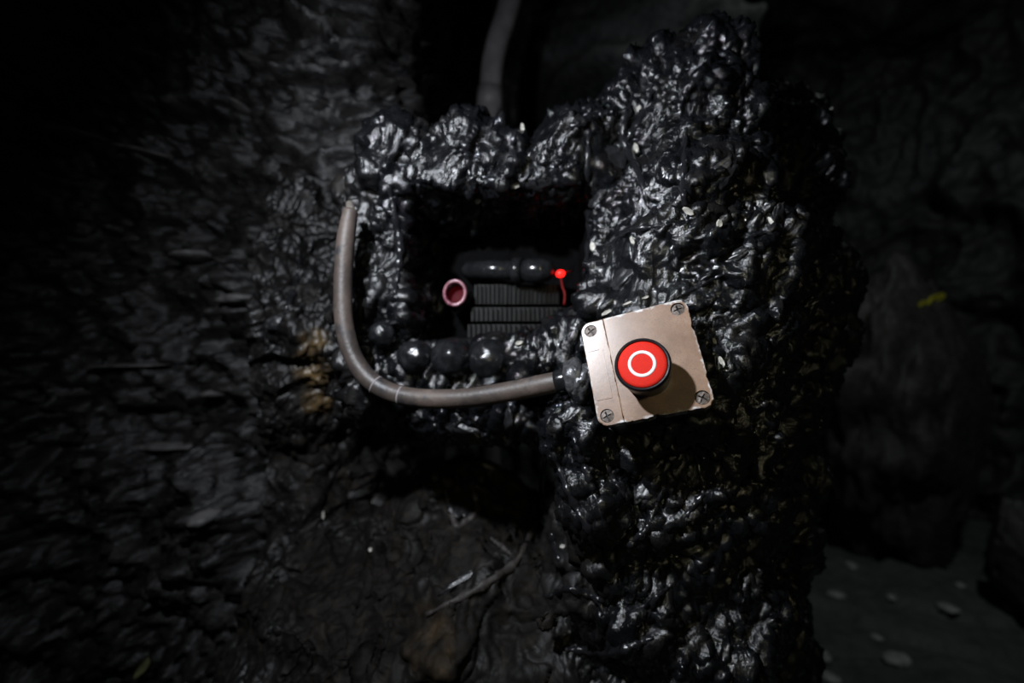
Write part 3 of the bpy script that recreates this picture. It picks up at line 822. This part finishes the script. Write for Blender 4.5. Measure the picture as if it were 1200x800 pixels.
tag(hp, 'glossy black horizontal pipe with a collar lying across the niche', 'pipe')
bpy.context.view_layer.update()
kid('tube', tube_mesh([at(548, 316, 0.49), at(575, 316, 0.482), at(608, 317, 0.474)], [0.0095, 0.010, 0.0105], 24), M['gloss'], hp)
kid('collar', tube_mesh([at(600, 317, 0.476), at(602, 317, 0.4755), at(612, 317, 0.474), at(614, 317, 0.473)], [0.0105, 0.0135, 0.0135, 0.0105], 24), M['gloss'], hp)
kid('bulb_end', tube_mesh([at(613, 317, 0.473), at(620, 317, 0.471), at(632, 317, 0.468), at(644, 317, 0.466), at(650, 318, 0.465)], [0.0105, 0.0128, 0.0130, 0.0105, 0.004], 24), M['gloss'], hp)
kid('bracket', tube_mesh([at(548, 316, 0.49), at(546, 318, 0.53)], 0.006, 12), M['gloss'], hp)
led = empty('indicator_lamp', at(657, 320, 0.462))
tag(led, 'tiny glowing red lamp with a red wire at the right of the niche', 'lamp')
bpy.context.view_layer.update()
kid('bulb', tube_mesh([at(652, 322, 0.462), at(655, 321, 0.462), at(659, 320, 0.462), at(661, 318, 0.462)], [0.002, 0.0038, 0.0038, 0.002], 16), M['led'], led)
kid('wire', tube_mesh(spline([at(657, 323, 0.462), at(659, 335, 0.463), at(662, 345, 0.463), at(661, 357, 0.464)], 14), 0.0012, 8), M['wire'], led)
kid('lead', tube_mesh([at(660, 319, 0.462), at(668, 318, 0.47), at(672, 317, 0.48)], 0.0007, 8), M['wire'], led)
# ribbed block: three tiers of thin upright fins
rb = empty('ribbed_block', at(605, 395, 0.49))
tag(rb, 'black ribbed block with three tiers of thin upright fins below the niche pipe', 'grille')
bpy.context.view_layer.update()
for (x0, x1, y0, y1, Y) in ((556, 656, 333, 356, 0.484), (552, 662, 360, 376, 0.478), (548, 666, 380, 398, 0.472)):
    bm = bmesh.new(); a = at(x0, y0, Y); b = at(x1, y1, Y)
    bar(bm, a.x, b.x, Y + 0.004, Y + 0.03, b.z, a.z)
    tier = kid('tier', bm, M['hole'], rb, sm=False); bpy.context.view_layer.update()
    bm = bmesh.new(); n = 20
    for k in range(n):
        x = a.x + (b.x - a.x) * (k + 0.5) / n; hh = random.uniform(0, 0.0012)
        bar(bm, x - 0.0011, x + 0.0011, Y + random.uniform(0, 0.0015), Y + 0.006, b.z, a.z - hh)
    f_ = kid('fins', bm, M['fin'], tier, sm=False); f_['kind'] = 'stuff'
# ------------------------------------------------------------------ pipe in the dark gap above
dp = empty('upright_pipe', (0, 1.0, FLOOR)); bpy.context.view_layer.update()
tag(dp, 'pale grey upright pipe in the dark gap above the niche', 'pipe')
kid('tube', tube_mesh(spline([at(640, -160, 0.98), at(598, 0, 1.0), at(580, 60, 1.0), at(574, 112, 1.0), at(572, 170, 1.0), Vector((-0.05, 1.0, 0.2)), Vector((-0.05, 1.0, FLOOR))], 60), 0.024, 20), M['pipe'], dp)
kid('coupling', tube_mesh([at(573, 128, 1.0), at(574, 104, 1.0)], 0.0275, 20), M['pipe'], dp)

# ------------------------------------------------------------------ ledges on the left wall, boulders, pebbles, marks
def wall_cast(o, px, py):
    d = at(px, py, 1.0).normalized(); h = o.ray_cast(Vector((0, 0, 0)), d); return (h[1], h[2]) if h[0] else (at(px, py, 1.0), Vector((0, -1, 0)))
bpy.context.view_layer.update()
def slab(name, L, D, th, sd, m):
    me = lump_mesh(name, 1.0, sd, 3, 0.16, 2.2, (L, D, th), facet=0.8, m=m); return me
for i, (px, py, L, th, a) in enumerate(((190, 521, 58, 4.0, 0.0), (150, 428, 52, 2.5, 0.02), (281, 351, 26, 6, 0.05), (255, 460, 16, 5, 0.1), (170, 180, 40, 3.5, -0.2), (285, 128, 12, 4, -0.3), (90, 158, 40, 3, -0.15), (225, 300, 22, 6, 0.1), (240, 605, 20, 10, 0.2))):
    p, nn = wall_cast(wl, px, py); s = p.y / F
    o = link('ledge', slab('ledge', L * s, 0.03, th * s, 300 + i, M['ledge']), None, wl, loc=p, rot=(0, -a, 0))
BL = []
for i, (px, Y, rx, top, lab) in enumerate(((1062, 1.62, 92, 305, 'tall dark boulder right of the pillar with a yellow squiggle near its top'), (1215, 1.22, 42, 585, 'low dark boulder cut off by the right edge of the photo'))):
    s = Y / F; zt = (400 - top) * s; rz = (zt - FLOOR + 0.03) / 2
    o = link('boulder', lump_mesh('boulder', 1, 320 + i, 6, 0.26, 2.2, (rx * s, (0.19, 0.10)[i], rz), facet=0.85, m=M['boulder']), None, loc=((px - 600) * s, Y, FLOOR + rz - 0.03), rot=(0, 0, 0.3 * i))
    tag(o, lab, 'boulder'); BL.append(o)
bpy.context.view_layer.update()
peb = [(1020, 645, 5), (998, 664, 7), (981, 699, 8), (1126, 687, 6), (1110, 714, 9), (1050, 775, 14), (965, 770, 9), (972, 796, 10), (1045, 701, 6), (1027, 748, 6), (1185, 714, 8), (950, 755, 6)]
plab = ['pale pebble at the foot of the dark boulders, farthest one', 'flat pale pebble just nearer than the farthest pebble', 'pale pebble close to the pillar foot on the grey floor', 'pale pebble near the crack in front of the right boulder', 'wide pale pebble right of the middle of the grey floor',
        'largest pale stone on the floor at the bottom edge of the photo', 'slanted pale stone at the bottom right of the pillar', 'stone cut off by the bottom edge beside the pillar', 'small dim pebble in the middle of the grey floor', 'small dim pebble above the largest floor stone', 'pebble at the right edge of the floor', 'small pebble against the foot of the pillar']
for i, (px, py, r) in enumerate(peb):
    p, nn = wall_cast(fl, px, py); s = p.y / F
    o = link('pebble', lump_mesh('pebble', r * s, 340 + i, 3, 0.2, 1.6, (1.2, 0.9, 0.5), facet=0.7, m=M['pebble']), None, loc=p + Vector((0, 0, r * s * 0.2)), rot=(0, 0, i * 1.3))
    tag(o, plab[i], 'pebble', 'pebbles on the passage floor')
# yellow mark on the rock
bpy.context.view_layer.update()
pts = []
for px, py in ((1073, 357), (1078, 352), (1083, 354), (1087, 348), (1094, 345), (1101, 343), (1099, 348), (1093, 350)):
    p = at(px, py, 1.0)
    d = at(px + 4, py + 2, 1.0).normalized(); h = BL[0].matrix_world.inverted()
    r_ = BL[0].ray_cast(h @ Vector((0, 0, 0)), (h.to_3x3() @ d).normalized())
    if r_[0]: pts.append(BL[0].matrix_world @ r_[1])

if len(pts) > 3:
    mk = from_bm('paint_mark', tube_mesh(spline(pts, 30), 0.0065, 8), M['yellow']); mk.parent = BL[0]; mk.matrix_parent_inverse = BL[0].matrix_world.inverted()
    tag(mk, 'short yellow painted squiggle')
# dead leaf low on the left
bpy.context.view_layer.update()
p, nn = wall_cast(wl, 165, 778)
bm = bmesh.new(); s = p.y / F; rows = []
for k in range(9):
    t = k / 8; wd = 6 * s * math.sin(math.pi * min(1, t * 0.92 + 0.06)); y = (t - 0.5) * 26 * s
    rows.append([bm.verts.new((xx * wd, y, abs(xx) * 0.003 + 0.002 * math.sin(3 * t))) for xx in (-1, -0.5, 0, 0.5, 1)])
for A, B in zip(rows[:-1], rows[1:]):
    for j in range(4): bm.faces.new((A[j], A[j + 1], B[j + 1], B[j]))
bmesh.ops.solidify(bm, geom=bm.faces[:], thickness=0.0008)
lf = from_bm('dead_leaf', bm, M['leaf']); lf.matrix_world = face_on(p + nn * 0.004 - p.normalized() * 0.006, nn, -0.5)
tag(lf, 'small pale dead leaf stuck low on the left rock wall', 'leaf')
